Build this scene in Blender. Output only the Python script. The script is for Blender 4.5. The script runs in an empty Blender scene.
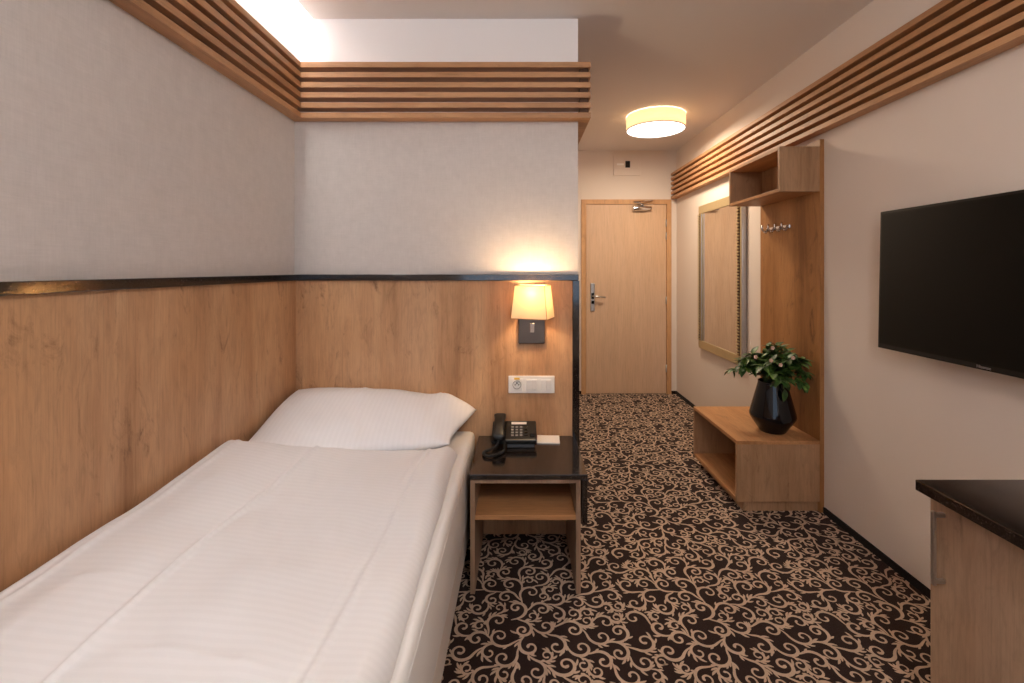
import bpy, bmesh, math, random
import numpy as np
from mathutils import Vector, Matrix, noise

# ---------------------------------------------------------------- camera, world, light, exposure
S = bpy.context.scene
COL = S.collection
F = 460.0
cam_d = bpy.data.cameras.new('camera')
cam_d.sensor_fit = 'HORIZONTAL'
cam_d.sensor_width = 36.0
cam_d.lens = 36.0 * F / 1024.0
cam_d.shift_x = -9.0 / 1024.0
cam_d.shift_y = -72.5 / 1024.0
cam_d.clip_start = 0.02
cam = bpy.data.objects.new('camera', cam_d)
COL.objects.link(cam)
cam.location = (0.0, 0.0, 1.36)
cam.rotation_euler = (math.radians(90), 0, 0)
S.camera = cam

S.view_settings.view_transform = 'Standard'
S.view_settings.look = 'None'
S.view_settings.gamma = 1.0
S.view_settings.use_curve_mapping = False
S.view_settings.exposure = 0.67
S.cycles.use_denoising = True
S.cycles.max_bounces = 10
S.cycles.diffuse_bounces = 6
S.cycles.sample_clamp_indirect = 6.0
S.cycles.caustics_reflective = False
S.cycles.caustics_refractive = False

W = bpy.data.worlds.new('sky')
S.world = W
W.use_nodes = True
W.node_tree.nodes['Background'].inputs[0].default_value = (0.62, 0.78, 1.0, 1)
W.node_tree.nodes['Background'].inputs[1].default_value = 1.0


def area_light(name, loc, rot, sx, sy, power, color, parent=None, shape='RECTANGLE', spread=None):
    d = bpy.data.lights.new(name, 'AREA')
    d.shape = shape
    d.size = sx
    d.size_y = sy
    d.energy = power
    d.color = color
    if spread:
        d.spread = spread
    o = bpy.data.objects.new(name, d)
    COL.objects.link(o)
    o.location = loc
    o.rotation_euler = rot
    if parent:
        o.parent = parent
    return o


WARM = (1.0, 0.72, 0.42)
# daylight through the window behind the camera, entering along +Y
area_light('window_daylight', (0.15, -2.38, 1.55), (math.radians(90), 0, math.radians(180)), 2.1, 1.5, 240, (0.755, 0.855, 1.0))
# hall ceiling lamp
area_light('hall_lamp_light', (1.135, 3.88, 2.525), (0, 0, 0), 0.42, 0.42, 16, (1.0, 0.80, 0.58), shape='DISK')

# room numbers
XL, XR, XP = -1.168, 1.692, 0.294       # left wall, right wall, hall side of the partition
YH, YD, YB = 2.372, 5.005, -2.30        # headboard wall, door wall, wall behind the camera
ZC = 2.65
CAMZ = 1.36


def P(px, py, s):
    """photo pixel at a scale of s pixels per metre -> room point"""
    return Vector(((px - 521) / s, F / s, CAMZ - (py - 269) / s))


# ---------------------------------------------------------------- material helpers
def lin(c):
    c = c / 255.0
    return c / 12.92 if c <= 0.04045 else ((c + 0.055) / 1.055) ** 2.4


def rgb(r, g, b):
    return (lin(r), lin(g), lin(b), 1.0)


class NT:
    def __init__(self, name):
        self.m = bpy.data.materials.new(name)
        self.m.use_nodes = True
        self.t = self.m.node_tree
        self.b = self.t.nodes['Principled BSDF']

    def n(self, typ, **kw):
        o = self.t.nodes.new(typ)
        for k, v in kw.items():
            if k.startswith('i_'):
                o.inputs[k[2:].replace('_', ' ')].default_value = v
            else:
                setattr(o, k, v)
        return o

    def l(self, a, b):
        self.t.links.new(a, b)

    def coords(self, scale=(1, 1, 1), loc=(0, 0, 0), rot=(0, 0, 0)):
        tc = self.n('ShaderNodeTexCoord')
        mp = self.n('ShaderNodeMapping')
        mp.inputs['Scale'].default_value = scale
        mp.inputs['Location'].default_value = loc
        mp.inputs['Rotation'].default_value = rot
        self.l(tc.outputs['Object'], mp.inputs['Vector'])
        return mp.outputs['Vector']

    def noise(self, vec, scale, detail=4, rough=0.55, dist=0.0):
        o = self.n('ShaderNodeTexNoise')
        o.inputs['Scale'].default_value = scale
        o.inputs['Detail'].default_value = detail
        o.inputs['Roughness'].default_value = rough
        o.inputs['Distortion'].default_value = dist
        self.l(vec, o.inputs['Vector'])
        return o.outputs['Fac']

    def ramp(self, fac, stops):
        o = self.n('ShaderNodeValToRGB')
        e = o.color_ramp.elements
        while len(e) < len(stops):
            e.new(0.5)
        for i, (p, c) in enumerate(stops):
            e[i].position = p
            e[i].color = c
        self.l(fac, o.inputs['Fac'])
        return o.outputs['Color']

    def mix(self, fac, a, b, mode='MIX'):
        o = self.n('ShaderNodeMix', data_type='RGBA', blend_type=mode)
        for sock, v in ((o.inputs[0], fac), (o.inputs[6], a), (o.inputs[7], b)):
            if hasattr(v, 'links'):
                self.l(v, sock)
            else:
                sock.default_value = v
        return o.outputs[2]

    def bump(self, h, strength, dist=0.002):
        o = self.n('ShaderNodeBump')
        o.inputs['Strength'].default_value = strength
        o.inputs['Distance'].default_value = dist
        self.l(h, o.inputs['Height'])
        self.l(o.outputs['Normal'], self.b.inputs['Normal'])

    def col(self, v):
        if hasattr(v, 'links'):
            self.l(v, self.b.inputs['Base Color'])
        else:
            self.b.inputs['Base Color'].default_value = v

    def set(self, **kw):
        for k, v in kw.items():
            self.b.inputs[k.replace('_', ' ')].default_value = v


def grey(v):
    return (v, v, v, 1)


def plain(name, c, rough=0.5, metal=0.0, spec=0.5, grain=0.0, gscale=40):
    t = NT(name)
    if grain:
        f = t.noise(t.coords(), gscale, 3)
        t.col(t.mix(f, tuple(x * (1 - grain) for x in c[:3]) + (1,), tuple(min(1, x * (1 + grain)) for x in c[:3]) + (1,)))
    else:
        t.col(c)
    t.set(Roughness=rough, Metallic=metal)
    t.b.inputs['Specular IOR Level'].default_value = spec
    return t.m


def wood(name, axis='z', dark=(150, 104, 66), mid=(183, 135, 93), light=(203, 158, 115), knots=0.7, seed=0.0, zoom=1.0, rough=0.5, figure=1.0):
    t = NT(name)
    k = {'x': (0.1, 1, 1), 'y': (1, 0.1, 1), 'z': (1, 1, 0.1)}[axis]
    big = t.coords(k, (seed, seed * 1.7, seed * 0.6))
    band = t.noise(big, 5.0 * zoom, 5, 0.6, 0.7)
    c1 = t.ramp(band, [(0.30, rgb(*dark)), (0.47, rgb(*mid)), (0.68, rgb(*light))])
    # broad pinkish / golden drift
    k2 = tuple(x if x == 1 else 0.35 for x in k)
    drift = t.noise(t.coords(k2, (seed + 3, seed, seed)), 2.3, 2)
    c2 = t.mix(drift, (0.93, 0.93, 1.0, 1), (1.06, 1.0, 0.90, 1))
    c3 = t.mix(1.0, c1, c2, 'MULTIPLY')
    # fine pores along the grain
    k3 = tuple(x if x == 1 else 0.03 for x in k)
    pores = t.noise(t.coords(k3, (seed, 1, 2)), 170, 4, 0.7)
    c4 = t.mix(1.0, c3, t.ramp(pores, [(0.34, grey(0.84)), (0.5, grey(0.98)), (0.7, grey(1.03))]), 'MULTIPLY')
    # dark knots and short cracks
    k4 = tuple(x if x == 1 else 0.36 for x in k)
    kv = t.coords(k4, (seed * 2 + 5, seed, 1.3))
    kn = t.noise(kv, 9.5, 6, 0.72, 1.6)
    kk = t.ramp(kn, [(0.565, grey(0)), (0.63, grey(knots * 0.3)), (0.71, grey(knots))])
    fine = t.noise(t.coords(tuple(x if x == 1 else 0.22 for x in k), (seed, seed + 4, 0)), 30, 5, 0.7, 1.2)
    c4 = t.mix(1.0, c4, t.ramp(fine, [(0.33, grey(1 - 0.14 * figure)), (0.5, grey(1.0)), (0.68, grey(1 + 0.06 * figure))]), 'MULTIPLY')
    c5 = t.mix(kk, c4, rgb(int(dark[0] * 0.62), int(dark[1] * 0.56), int(dark[2] * 0.54)))
    t.col(c5)
    t.set(Roughness=rough)
    t.b.inputs['Specular IOR Level'].default_value = 0.35
    t.bump(pores, 0.12, 0.001)
    return t.m


def wallpaper(name, c, amount=0.05):
    t = NT(name)
    a = t.noise(t.coords((1, 1, 0.06)), 260, 3, 0.6)
    b = t.noise(t.coords((0.06, 0.06, 1)), 240, 3, 0.6)
    m = t.noise(t.coords(), 22, 5, 0.7)
    n1 = t.mix(0.5, a, b)
    n2 = t.mix(0.4, n1, m)
    lo = tuple(x * (1 - amount) for x in c[:3]) + (1,)
    hi = tuple(x * (1 + amount) for x in c[:3]) + (1,)
    t.col(t.ramp(n2, [(0.36, lo), (0.64, hi)]))
    t.set(Roughness=0.75)
    t.b.inputs['Specular IOR Level'].default_value = 0.2
    t.bump(n2, 0.35, 0.0015)
    return t.m


def plaster(name, c):
    t = NT(name)
    m = t.noise(t.coords(), 180, 3, 0.6)
    t.col(t.mix(m, tuple(x * 0.985 for x in c[:3]) + (1,), c))
    t.set(Roughness=0.85)
    t.b.inputs['Specular IOR Level'].default_value = 0.15
    t.bump(m, 0.08, 0.001)
    return t.m


def granite(name):
    t = NT(name)
    v = t.coords()
    a = t.noise(v, 210, 4, 0.7)
    b = t.noise(v, 60, 4, 0.7)
    c = t.ramp(a, [(0.45, rgb(22, 18, 17)), (0.58, rgb(52, 42, 37)), (0.70, rgb(120, 102, 90))])
    d = t.ramp(b, [(0.5, grey(0.6)), (0.7, grey(1.5))])
    t.col(t.mix(1.0, c, d, 'MULTIPLY'))
    t.set(Roughness=0.10)
    t.b.inputs['Specular IOR Level'].default_value = 1.0
    return t.m


def carpet(name, c, amount=0.25):
    t = NT(name)
    f = t.noise(t.coords(), 420, 3, 0.7)
    g = t.noise(t.coords(), 30, 3, 0.6)
    h = t.mix(0.3, f, g)
    lo = tuple(x * (1 - amount) for x in c[:3]) + (1,)
    hi = tuple(x * (1 + amount) for x in c[:3]) + (1,)
    t.col(t.ramp(h, [(0.35, lo), (0.65, hi)]))
    t.set(Roughness=1.0)
    t.b.inputs['Specular IOR Level'].default_value = 0.05
    t.b.inputs['Sheen Weight'].default_value = 0.08
    t.bump(f, 0.6, 0.003)
    return t.m


def satin(name, c, axis=1, period=0.021):
    """white damask bed linen with woven stripes"""
    t = NT(name)
    v = t.coords()
    w = t.n('ShaderNodeTexWave', wave_type='BANDS', bands_direction='XYZ'[axis], wave_profile='SIN')
    w.inputs['Scale'].default_value = 0.314 / period
    w.inputs['Distortion'].default_value = 0.6
    w.inputs['Detail'].default_value = 1
    w.inputs['Detail Scale'].default_value = 0.3
    t.l(v, w.inputs['Vector'])
    st = t.ramp(w.outputs['Fac'], [(0.40, grey(0)), (0.60, grey(1))])
    t.col(t.mix(st, tuple(x * 0.98 for x in c[:3]) + (1,), c))
    r = t.ramp(w.outputs['Fac'], [(0.40, grey(0.60)), (0.60, grey(0.50))])
    t.l(r, t.b.inputs['Roughness'])
    n1 = t.noise(v, 15, 4, 0.6, 0.5)
    t.b.inputs['Sheen Weight'].default_value = 0.1
    t.bump(n1, 0.22, 0.006)
    return t.m


def emit(name, c, strength, base=(0.9, 0.9, 0.9, 1)):
    t = NT(name)
    f = t.noise(t.coords(), 90, 2)
    t.col(base)
    t.l(t.mix(f, tuple(x * 0.97 for x in c[:3]) + (1,), c), t.b.inputs['Emission Color'])
    t.b.inputs['Emission Strength'].default_value = strength
    t.set(Roughness=0.6)
    return t.m


def shade_mat(name, c, strength):
    """fabric shade: diffuse + translucent, with the glow of the bulb behind it"""
    t = NT(name)
    f = t.noise(t.coords((1, 1, 1)), 350, 2)
    cc = t.mix(f, tuple(x * 0.94 for x in c[:3]) + (1,), c)
    t.col(cc)
    t.set(Roughness=0.9)
    tr = t.n('ShaderNodeBsdfTranslucent')
    t.l(cc, tr.inputs['Color'])
    mx = t.n('ShaderNodeMixShader')
    mx.inputs[0].default_value = 0.35
    t.l(t.b.outputs[0], mx.inputs[1])
    t.l(tr.outputs[0], mx.inputs[2])
    t.l(cc, t.b.inputs['Emission Color'])
    t.b.inputs['Emission Strength'].default_value = strength
    out = t.t.nodes['Material Output']
    t.l(mx.outputs[0], out.inputs['Surface'])
    return t.m


M = {}
M['wallpaper'] = wallpaper('linen_wallpaper', rgb(206, 200, 197), 0.07)
M['white_wall'] = plaster('white_plaster', rgb(244, 243, 245))
M['hall_wall'] = plaster('warm_white_plaster', rgb(222, 210, 200))
M['ceiling'] = plaster('ceiling_plaster', rgb(222, 217, 215))
M['wood_wall'] = wood('oak_wall_panel', 'z', dark=(158, 116, 82), mid=(188, 147, 110), light=(206, 168, 131), seed=1.2, knots=0.75)
M['wood_z'] = wood('oak_upright', 'z', dark=(138, 104, 74), mid=(166, 130, 97), light=(184, 149, 116), seed=4.4, knots=0.6)
M['wood_board'] = wood('golden_oak_board', 'z', dark=(126, 84, 44), mid=(156, 108, 62), light=(176, 128, 80), seed=14.4, knots=0.7)
M['wood_y'] = wood('oak_lengthwise', 'y', dark=(150, 104, 64), mid=(184, 134, 88), light=(202, 153, 106), seed=7.1, knots=0.4)
M['wood_x'] = wood('oak_crosswise', 'x', dark=(150, 104, 64), mid=(184, 134, 88), light=(202, 153, 106), seed=2.6, knots=0.4)
M['wood_grey'] = wood('greyed_oak', 'z', dark=(142, 115, 94), mid=(167, 138, 114), light=(183, 156, 131), seed=5.5, knots=0.5)
M['slat_y'] = wood('oak_slat_lengthwise', 'y', dark=(158, 114, 78), mid=(186, 141, 102), light=(202, 158, 118), seed=3.3, knots=0.15)
M['slat_x'] = wood('oak_slat_crosswise', 'x', dark=(158, 114, 78), mid=(186, 141, 102), light=(202, 158, 118), seed=8.3, knots=0.15)
M['slat_back'] = plain('dark_slat_backing', rgb(84, 56, 38), 0.8, grain=0.1)
M['door_wood'] = wood('pale_beech_door', 'z', dark=(204, 172, 142), mid=(208, 177, 148), light=(212, 182, 154), seed=9.4, figure=0.15, knots=0.0, zoom=1.6, rough=0.42)
M['door_frame'] = wood('beech_frame', 'z', dark=(184, 140, 96), mid=(198, 154, 110), light=(206, 164, 120), seed=6.4, knots=0.0)
M['edge'] = plain('edge_banding', rgb(168, 140, 116), 0.5, grain=0.06)
M['granite'] = granite('black_granite')
M['carpet_dark'] = carpet('carpet_dark_brown', rgb(46, 31, 27))
M['carpet_light'] = carpet('carpet_scroll_beige', rgb(196, 170, 148), 0.16)
M['skirting'] = carpet('dark_skirting', rgb(30, 22, 20))
M['satin'] = satin('striped_satin_duvet', (0.86, 0.868, 0.90, 1), 1)
M['satin_p'] = satin('striped_satin_pillow', (0.86, 0.868, 0.90, 1), 0)
M['mattress'] = plain('mattress_cover', rgb(232, 230, 229), 0.8, grain=0.03, gscale=60)
M['bed_base'] = plain('bed_base_fabric', rgb(214, 206, 198), 0.85, grain=0.04, gscale=120)
M['chrome'] = plain('polished_chrome', (0.75, 0.75, 0.77, 1), 0.12, 1.0, grain=0.03)
M['steel'] = plain('brushed_steel', (0.55, 0.54, 0.53, 1), 0.32, 1.0, grain=0.06, gscale=200)
M['black_plastic'] = plain('black_plastic', rgb(26, 25, 25), 0.38, grain=0.08, gscale=200)
M['black_gloss'] = plain('glossy_black', rgb(8, 7, 7), 0.08, grain=0.05)
M['screen'] = plain('dark_screen', rgb(6, 5, 3), 0.10, spec=0.22, grain=0.05)
M['white_plastic'] = plain('white_plastic', rgb(236, 234, 232), 0.35, grain=0.01)
M['key'] = plain('grey_key', rgb(150, 148, 145), 0.5, grain=0.03)
M['paper'] = plain('white_paper', rgb(240, 236, 232), 0.8, grain=0.01)
M['red'] = plain('dark_red_print', rgb(150, 40, 36), 0.6, grain=0.05)
M['yellow'] = plain('yellow_sticker', rgb(226, 186, 70), 0.5, grain=0.04)
M['gilt'] = plain('champagne_gilt', rgb(194, 174, 134), 0.42, 0.5, grain=0.1, gscale=90)
M['silver'] = plain('silver_edge', rgb(176, 176, 180), 0.3, 0.8, grain=0.05)
M['mirror'] = plain('mirror_glass', (0.86, 0.86, 0.85, 1), 0.015, 1.0, grain=0.003)
M['vase'] = plain('dark_glazed_vase', rgb(7, 10, 18), 0.07, grain=0.1)
M['stem'] = plain('green_stem', rgb(70, 92, 44), 0.6, grain=0.1)
M['blossom'] = plain('pale_pink_petal', rgb(226, 190, 172), 0.7, grain=0.05)
M['hole'] = plain('dark_recess', rgb(20, 17, 16), 0.8, grain=0.1)
M['lamp_face'] = emit('lit_diffuser', (1.0, 0.93, 0.84, 1), 3.2)
M['cove_led'] = emit('cove_light_strip', (1.0, 0.96, 0.90, 1), 11.0)
M['drum'] = shade_mat('drum_shade_fabric', (0.93, 0.77, 0.54, 1), 0.36)
M['shade'] = shade_mat('wall_lamp_fabric', (0.93, 0.78, 0.56, 1), 0.05)


def leaf_material():
    t = NT('glossy_leaf')
    g = t.noise(t.coords(), 26, 3)
    t.col(t.ramp(g, [(0.3, rgb(28, 52, 20)), (0.5, rgb(50, 84, 32)), (0.72, rgb(96, 124, 52))]))
    t.set(Roughness=0.45)
    return t.m


M['leaf'] = leaf_material()


# ---------------------------------------------------------------- mesh helpers (world coordinates)
class MB:
    def __init__(self):
        self.bm = bmesh.new()
        self.mi = 0
        self.mx = None

    def _fin(self, geo_verts, faces, bev=0.0, seg=2):
        if bev > 0:
            es = set()
            for f in faces:
                for e in f.edges:
                    es.add(e)
            r = bmesh.ops.bevel(self.bm, geom=list(es), offset=bev, segments=seg, profile=0.5, affect='EDGES', clamp_overlap=True)
        return self

    def box(self, x0, x1, y0, y1, z0, z1, bev=0.0, seg=2, mi=0, mx=None):
        vs = [self.bm.verts.new(c) for c in ((x0, y0, z0), (x1, y0, z0), (x1, y1, z0), (x0, y1, z0),
                                             (x0, y0, z1), (x1, y0, z1), (x1, y1, z1), (x0, y1, z1))]
        if mx is not None:
            for v in vs:
                v.co = mx @ v.co
        fs = [self.bm.faces.new([vs[i] for i in q]) for q in
              ((0, 3, 2, 1), (4, 5, 6, 7), (0, 1, 5, 4), (1, 2, 6, 5), (2, 3, 7, 6), (3, 0, 4, 7))]
        for f in fs:
            f.material_index = mi
        return self._fin(vs, fs, bev, seg)

    def prism(self, pts, axis, a, b, bev=0.0, mi=0, mx=None):
        """polygon pts (2D) extruded along axis from a to b"""
        def mk(p, w):
            if axis == 'x':
                c = Vector((w, p[0], p[1]))
            elif axis == 'y':
                c = Vector((p[0], w, p[1]))
            else:
                c = Vector((p[0], p[1], w))
            return mx @ c if mx is not None else c
        A = [self.bm.verts.new(mk(p, a)) for p in pts]
        B = [self.bm.verts.new(mk(p, b)) for p in pts]
        n = len(pts)
        fs = [self.bm.faces.new(A[::-1]), self.bm.faces.new(B)]
        for i in range(n):
            fs.append(self.bm.faces.new([A[i], A[(i + 1) % n], B[(i + 1) % n], B[i]]))
        for f in fs:
            f.material_index = mi
        return self._fin(A + B, fs, bev)

    def lathe(self, prof, cx, cy, n=48, mx=None, close=True, sy=1.0):
        rings = []
        for r, z in prof:
            ring = []
            for i in range(n):
                a = 2 * math.pi * i / n
                c = Vector((cx + r * math.cos(a), cy + sy * r * math.sin(a), z))
                ring.append(self.bm.verts.new(mx @ c if mx is not None else c))
            rings.append(ring)
        for A, B in zip(rings, rings[1:]):
            for i in range(n):
                f = self.bm.faces.new([A[i], A[(i + 1) % n], B[(i + 1) % n], B[i]])
                f.smooth = True
        if close:
            self.bm.faces.new(rings[0][::-1])
            self.bm.faces.new(rings[-1])
        return self

    def tube(self, pts, r, n=10, cap=True):
        pts = [Vector(p) for p in pts]
        rr = r if isinstance(r, (list, tuple)) else [r] * len(pts)
        rings = []
        up = None
        for i, p in enumerate(pts):
            d = (pts[min(i + 1, len(pts) - 1)] - pts[max(i - 1, 0)]).normalized()
            if up is None:
                up = Vector((0, 0, 1)) if abs(d.z) < 0.9 else Vector((1, 0, 0))
            u = (up - d * up.dot(d)).normalized()
            w = d.cross(u)
            up = u
            rings.append([self.bm.verts.new(p + (u * math.cos(2 * math.pi * k / n) + w * math.sin(2 * math.pi * k / n)) * rr[i]) for k in range(n)])
        for A, B in zip(rings, rings[1:]):
            for k in range(n):
                f = self.bm.faces.new([A[k], A[(k + 1) % n], B[(k + 1) % n], B[k]])
                f.smooth = True
        if cap:
            self.bm.faces.new(rings[0][::-1])
            self.bm.faces.new(rings[-1])
        return self


def root_loc(o):
    while o is not None and o.parent is not None:
        o = o.parent
    return Vector(o.location) if o is not None else Vector((0, 0, 0))


def obj(name, mb, mats, parent=None, smooth=False, loc=None):
    """link a mesh builder holding room coordinates as ONE object"""
    bm = mb.bm if isinstance(mb, MB) else mb
    base = root_loc(parent) if parent else Vector(loc) if loc is not None else Vector((0, 0, 0))
    bmesh.ops.recalc_face_normals(bm, faces=bm.faces)
    bmesh.ops.translate(bm, verts=bm.verts, vec=-base)
    me = bpy.data.meshes.new(name)
    bm.to_mesh(me)
    bm.free()
    if not isinstance(mats, (list, tuple)):
        mats = [mats]
    for m in mats:
        me.materials.append(M[m] if isinstance(m, str) else m)
    if smooth:
        for p in me.polygons:
            p.use_smooth = True
    o = bpy.data.objects.new(name, me)
    COL.objects.link(o)
    if parent:
        o.parent = parent
    else:
        o.location = base
    return o


def tag(o, label, cat, group=None, kind=None):
    o['label'] = label
    o['category'] = cat
    if group:
        o['group'] = group
    if kind:
        o['kind'] = kind
    return o


def thing(name, label, cat, loc, group=None, kind=None):
    o = bpy.data.objects.new(name, None)
    COL.objects.link(o)
    o.location = loc
    o.empty_display_size = 0.1
    return tag(o, label, cat, group, kind)


def struct(name, mb, mats, label, cat='wall', loc=None, parent=None):
    o = obj(name, mb, mats, parent, loc=loc)
    if parent is None:
        tag(o, label, cat, kind='structure')
    return o


# ---------------------------------------------------------------- carpet with scroll pattern
def scroll_tile(T=0.80, seed=7):
    """acanthus-like scrolls grown on a torus of side T; returns ribbons [(centre points, widths)]"""
    rnd = random.Random(seed)
    N = 300
    h = T / N
    clear = np.full((N, N), 0.2)
    ax = (np.arange(N) + 0.5) * h

    def stamp(pts, wid):
        for (x, y), w in zip(pts, wid):
            dx = np.abs(ax - x % T); dx = np.minimum(dx, T - dx)
            dy = np.abs(ax - y % T); dy = np.minimum(dy, T - dy)
            d = np.sqrt(dx[:, None] ** 2 + dy[None, :] ** 2) - w / 2
            np.minimum(clear, d, out=clear)

    def curve(x, y, th, sgn, R0, R1, turn, w0, lead, lead_turn):
        """a gently bending stem that winds into a spiral of radius R0 -> R1"""
        pts, wid, ths = [(x, y)], [], [th]
        n1 = max(2, int(lead / 0.005))
        for k in range(n1):
            th += lead_turn / n1
            x += lead / n1 * math.cos(th); y += lead / n1 * math.sin(th)
            pts.append((x, y)); ths.append(th)
        phi = 0.0
        while phi < turn:
            R = R0 * (R1 / R0) ** (phi / turn)
            d = min(0.005, R * 0.36)
            th += sgn * d / R
            x += d * math.cos(th); y += d * math.sin(th)
            phi += d / R
            pts.append((x, y)); ths.append(th)
        n = len(pts)
        for i in range(n):
            t = i / (n - 1)
            w = w0 * (0.30 + 0.70 * math.sin(math.pi * min(1, t * 1.15) ** 0.9)) if t < 0.78 else w0 * (0.55 + 0.22 * (t - 0.78) / 0.22)
            if t >= 0.55:
                w = max(w, w0 * 0.55)
            if t > 0.94:
                w = w0 * 0.85
            wid.append(w)
        return pts, wid, ths

    def leaf(x, y, th, sgn, L, w0):
        pts, wid, ths = [], [], []
        n = 9
        R = L * 1.0
        for i in range(n):
            t = i / (n - 1)
            pts.append((x, y)); ths.append(th)
            wid.append(max(0.0008, w0 * (0.45 + 2.4 * t) * (1 - t) ** 0.75 / 1.1))
            x += L / (n - 1) * math.cos(th); y += L / (n - 1) * math.sin(th)
            th += sgn * L / (n - 1) / R
        return pts, wid, ths

    def fits(pts, wid, gap, grace, off=0.006):
        s = 0
        for i, (p, w) in enumerate(zip(pts, wid)):
            if i:
                s += math.dist(p, pts[i - 1])
            need = min(w / 2 + gap, s * grace - off)
            if clear[int((p[0] % T) / h) % N, int((p[1] % T) / h) % N] < need:
                return False
        return True

    out, queue, allc = [], [], []

    def add(c, sgn, curl=True):
        stamp(c[0], c[1])
        out.append((c[0], c[1]))
        if curl:
            queue.append((c, sgn))

    def spiral(x, y, th, sgn, big):
        return curve(x, y, th, sgn, rnd.uniform(0.046, 0.060) * big, rnd.uniform(0.0085, 0.0105), rnd.uniform(6.4, 8.6) * (0.75 + 0.25 * big),
                     rnd.uniform(0.0115, 0.0145) * (0.5 + 0.5 * big), rnd.uniform(0.01, 0.06) * big, -sgn * rnd.uniform(0.0, 0.7))

    tries = 0
    while tries < 1400:
        if queue:
            c, sg = queue.pop(0)
            allc.append((c, sg))
            pts, wid, ths = c
            n = len(pts)
            for f0 in (0.10, 0.30, 0.50, 0.20, 0.40):
                for a in range(16):
                    i = max(1, int(n * (f0 + rnd.uniform(-0.06, 0.06))))
                    side = -sg if rnd.random() < 0.85 else sg
                    th = ths[i] + side * rnd.uniform(0.35, 0.9)
                    cc = spiral(pts[i][0], pts[i][1], th, side, 1.0 if a < 5 else 0.78 if a < 10 else 0.55)
                    if fits(cc[0], cc[1], 0.0085, 0.5, 0.008):
                        add(cc, side)
                        break
            continue
        tries += 1
        sg = rnd.choice((-1, 1))
        cc = spiral(rnd.uniform(0, T), rnd.uniform(0, T), rnd.uniform(0, 6.283), sg, 1.1 if tries < 500 else 0.8 if tries < 900 else 0.5)
        if fits(cc[0], cc[1], 0.0095, 9.0, -1.0):
            add(cc, sg)
    # leaflets, in small pairs on the outer side of the stems
    for (pts, wid, ths), sg in allc:
        n = len(pts)
        f = 0.05
        while f < 0.62:
            for g in (0.0, 0.035):
                i = max(1, min(n - 1, int(n * (f + g))))
                side = -sg if rnd.random() < 0.72 else sg
                th = ths[i] + side * rnd.uniform(0.40, 0.75)
                for LL in (rnd.uniform(0.027, 0.038), 0.022, 0.015):
                    cc = leaf(pts[i][0], pts[i][1], th, -side * 0.7, LL, 0.0072 + LL * 0.09)
                    if fits(cc[0], cc[1], 0.0035, 0.62, 0.007):
                        add(cc, 0, False)
                        break
            f += rnd.uniform(0.06, 0.11)
    return out


def build_floor():
    T = 0.80
    K = 0.93
    ribbons = [([(x * K, y * K) for x, y in p_], [w_ * K for w_ in q_]) for p_, q_ in scroll_tile(T)]
    T *= K
    V, Fc, Mi = [], [], []
    # carpet slab
    x0, x1, y0, y1 = XL - 0.1, XR + 0.1, YB - 0.1, YD + 0.1
    for z in (-0.05, 0.0):
        V += [(x0, y0, z), (x1, y0, z), (x1, y1, z), (x0, y1, z)]
    Fc += [(0, 3, 2, 1), (4, 5, 6, 7), (0, 1, 5, 4), (1, 2, 6, 5), (2, 3, 7, 6), (3, 0, 4, 7)]
    Mi += [0] * 6
    for r_i, (pts, wid) in enumerate(ribbons):
        n = len(pts)
        P2 = np.array(pts)
        d = np.gradient(P2, axis=0)
        d /= np.maximum(np.linalg.norm(d, axis=1), 1e-9)[:, None]
        nn = np.stack([-d[:, 1], d[:, 0]], 1)
        w = np.array(wid)[:, None] / 2
        tip = P2[-1] + d[-1] * w[-1]
        L = P2 + nn * w
        R = P2 - nn * w
        cx, cy = P2.mean(0)
        zz = 0.0009 + (r_i % 5) * 0.00008
        for ix in range(-3, 4):
            for iy in range(-1, 8):
                ox, oy = ix * T, iy * T
                mx_, my_ = cx + ox, cy + oy
                if not (XL - 0.05 < mx_ < XR + 0.04 and 0.2 < my_ < YD + 0.02):
                    continue
                if my_ < YH and mx_ < -0.42:
                    continue
                if my_ > YH + 0.03 and mx_ < XP - 0.05:
                    continue
                b = len(V)
                for a_, b_ in zip(L, R):
                    V.append((a_[0] + ox, a_[1] + oy, zz))
                    V.append((b_[0] + ox, b_[1] + oy, zz))
                V.append((tip[0] + ox, tip[1] + oy, zz))
                for i in range(n - 1):
                    Fc.append((b + 2 * i + 1, b + 2 * i + 3, b + 2 * i + 2, b + 2 * i))
                    Mi.append(1)
                Fc.append((b + 2 * n - 1, b + 2 * n, b + 2 * n - 2))
                Mi.append(1)
    me = bpy.data.meshes.new('floor')
    me.from_pydata(V, [], Fc)
    me.materials.append(M['carpet_dark'])
    me.materials.append(M['carpet_light'])
    me.polygons.foreach_set('material_index', Mi)
    me.update()
    o = bpy.data.objects.new('floor', me)
    COL.objects.link(o)
    tag(o, 'dark brown carpet with beige scrollwork', 'floor', kind='structure')
    print('carpet ribbons', len(ribbons), 'faces', len(Fc))


build_floor()

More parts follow.
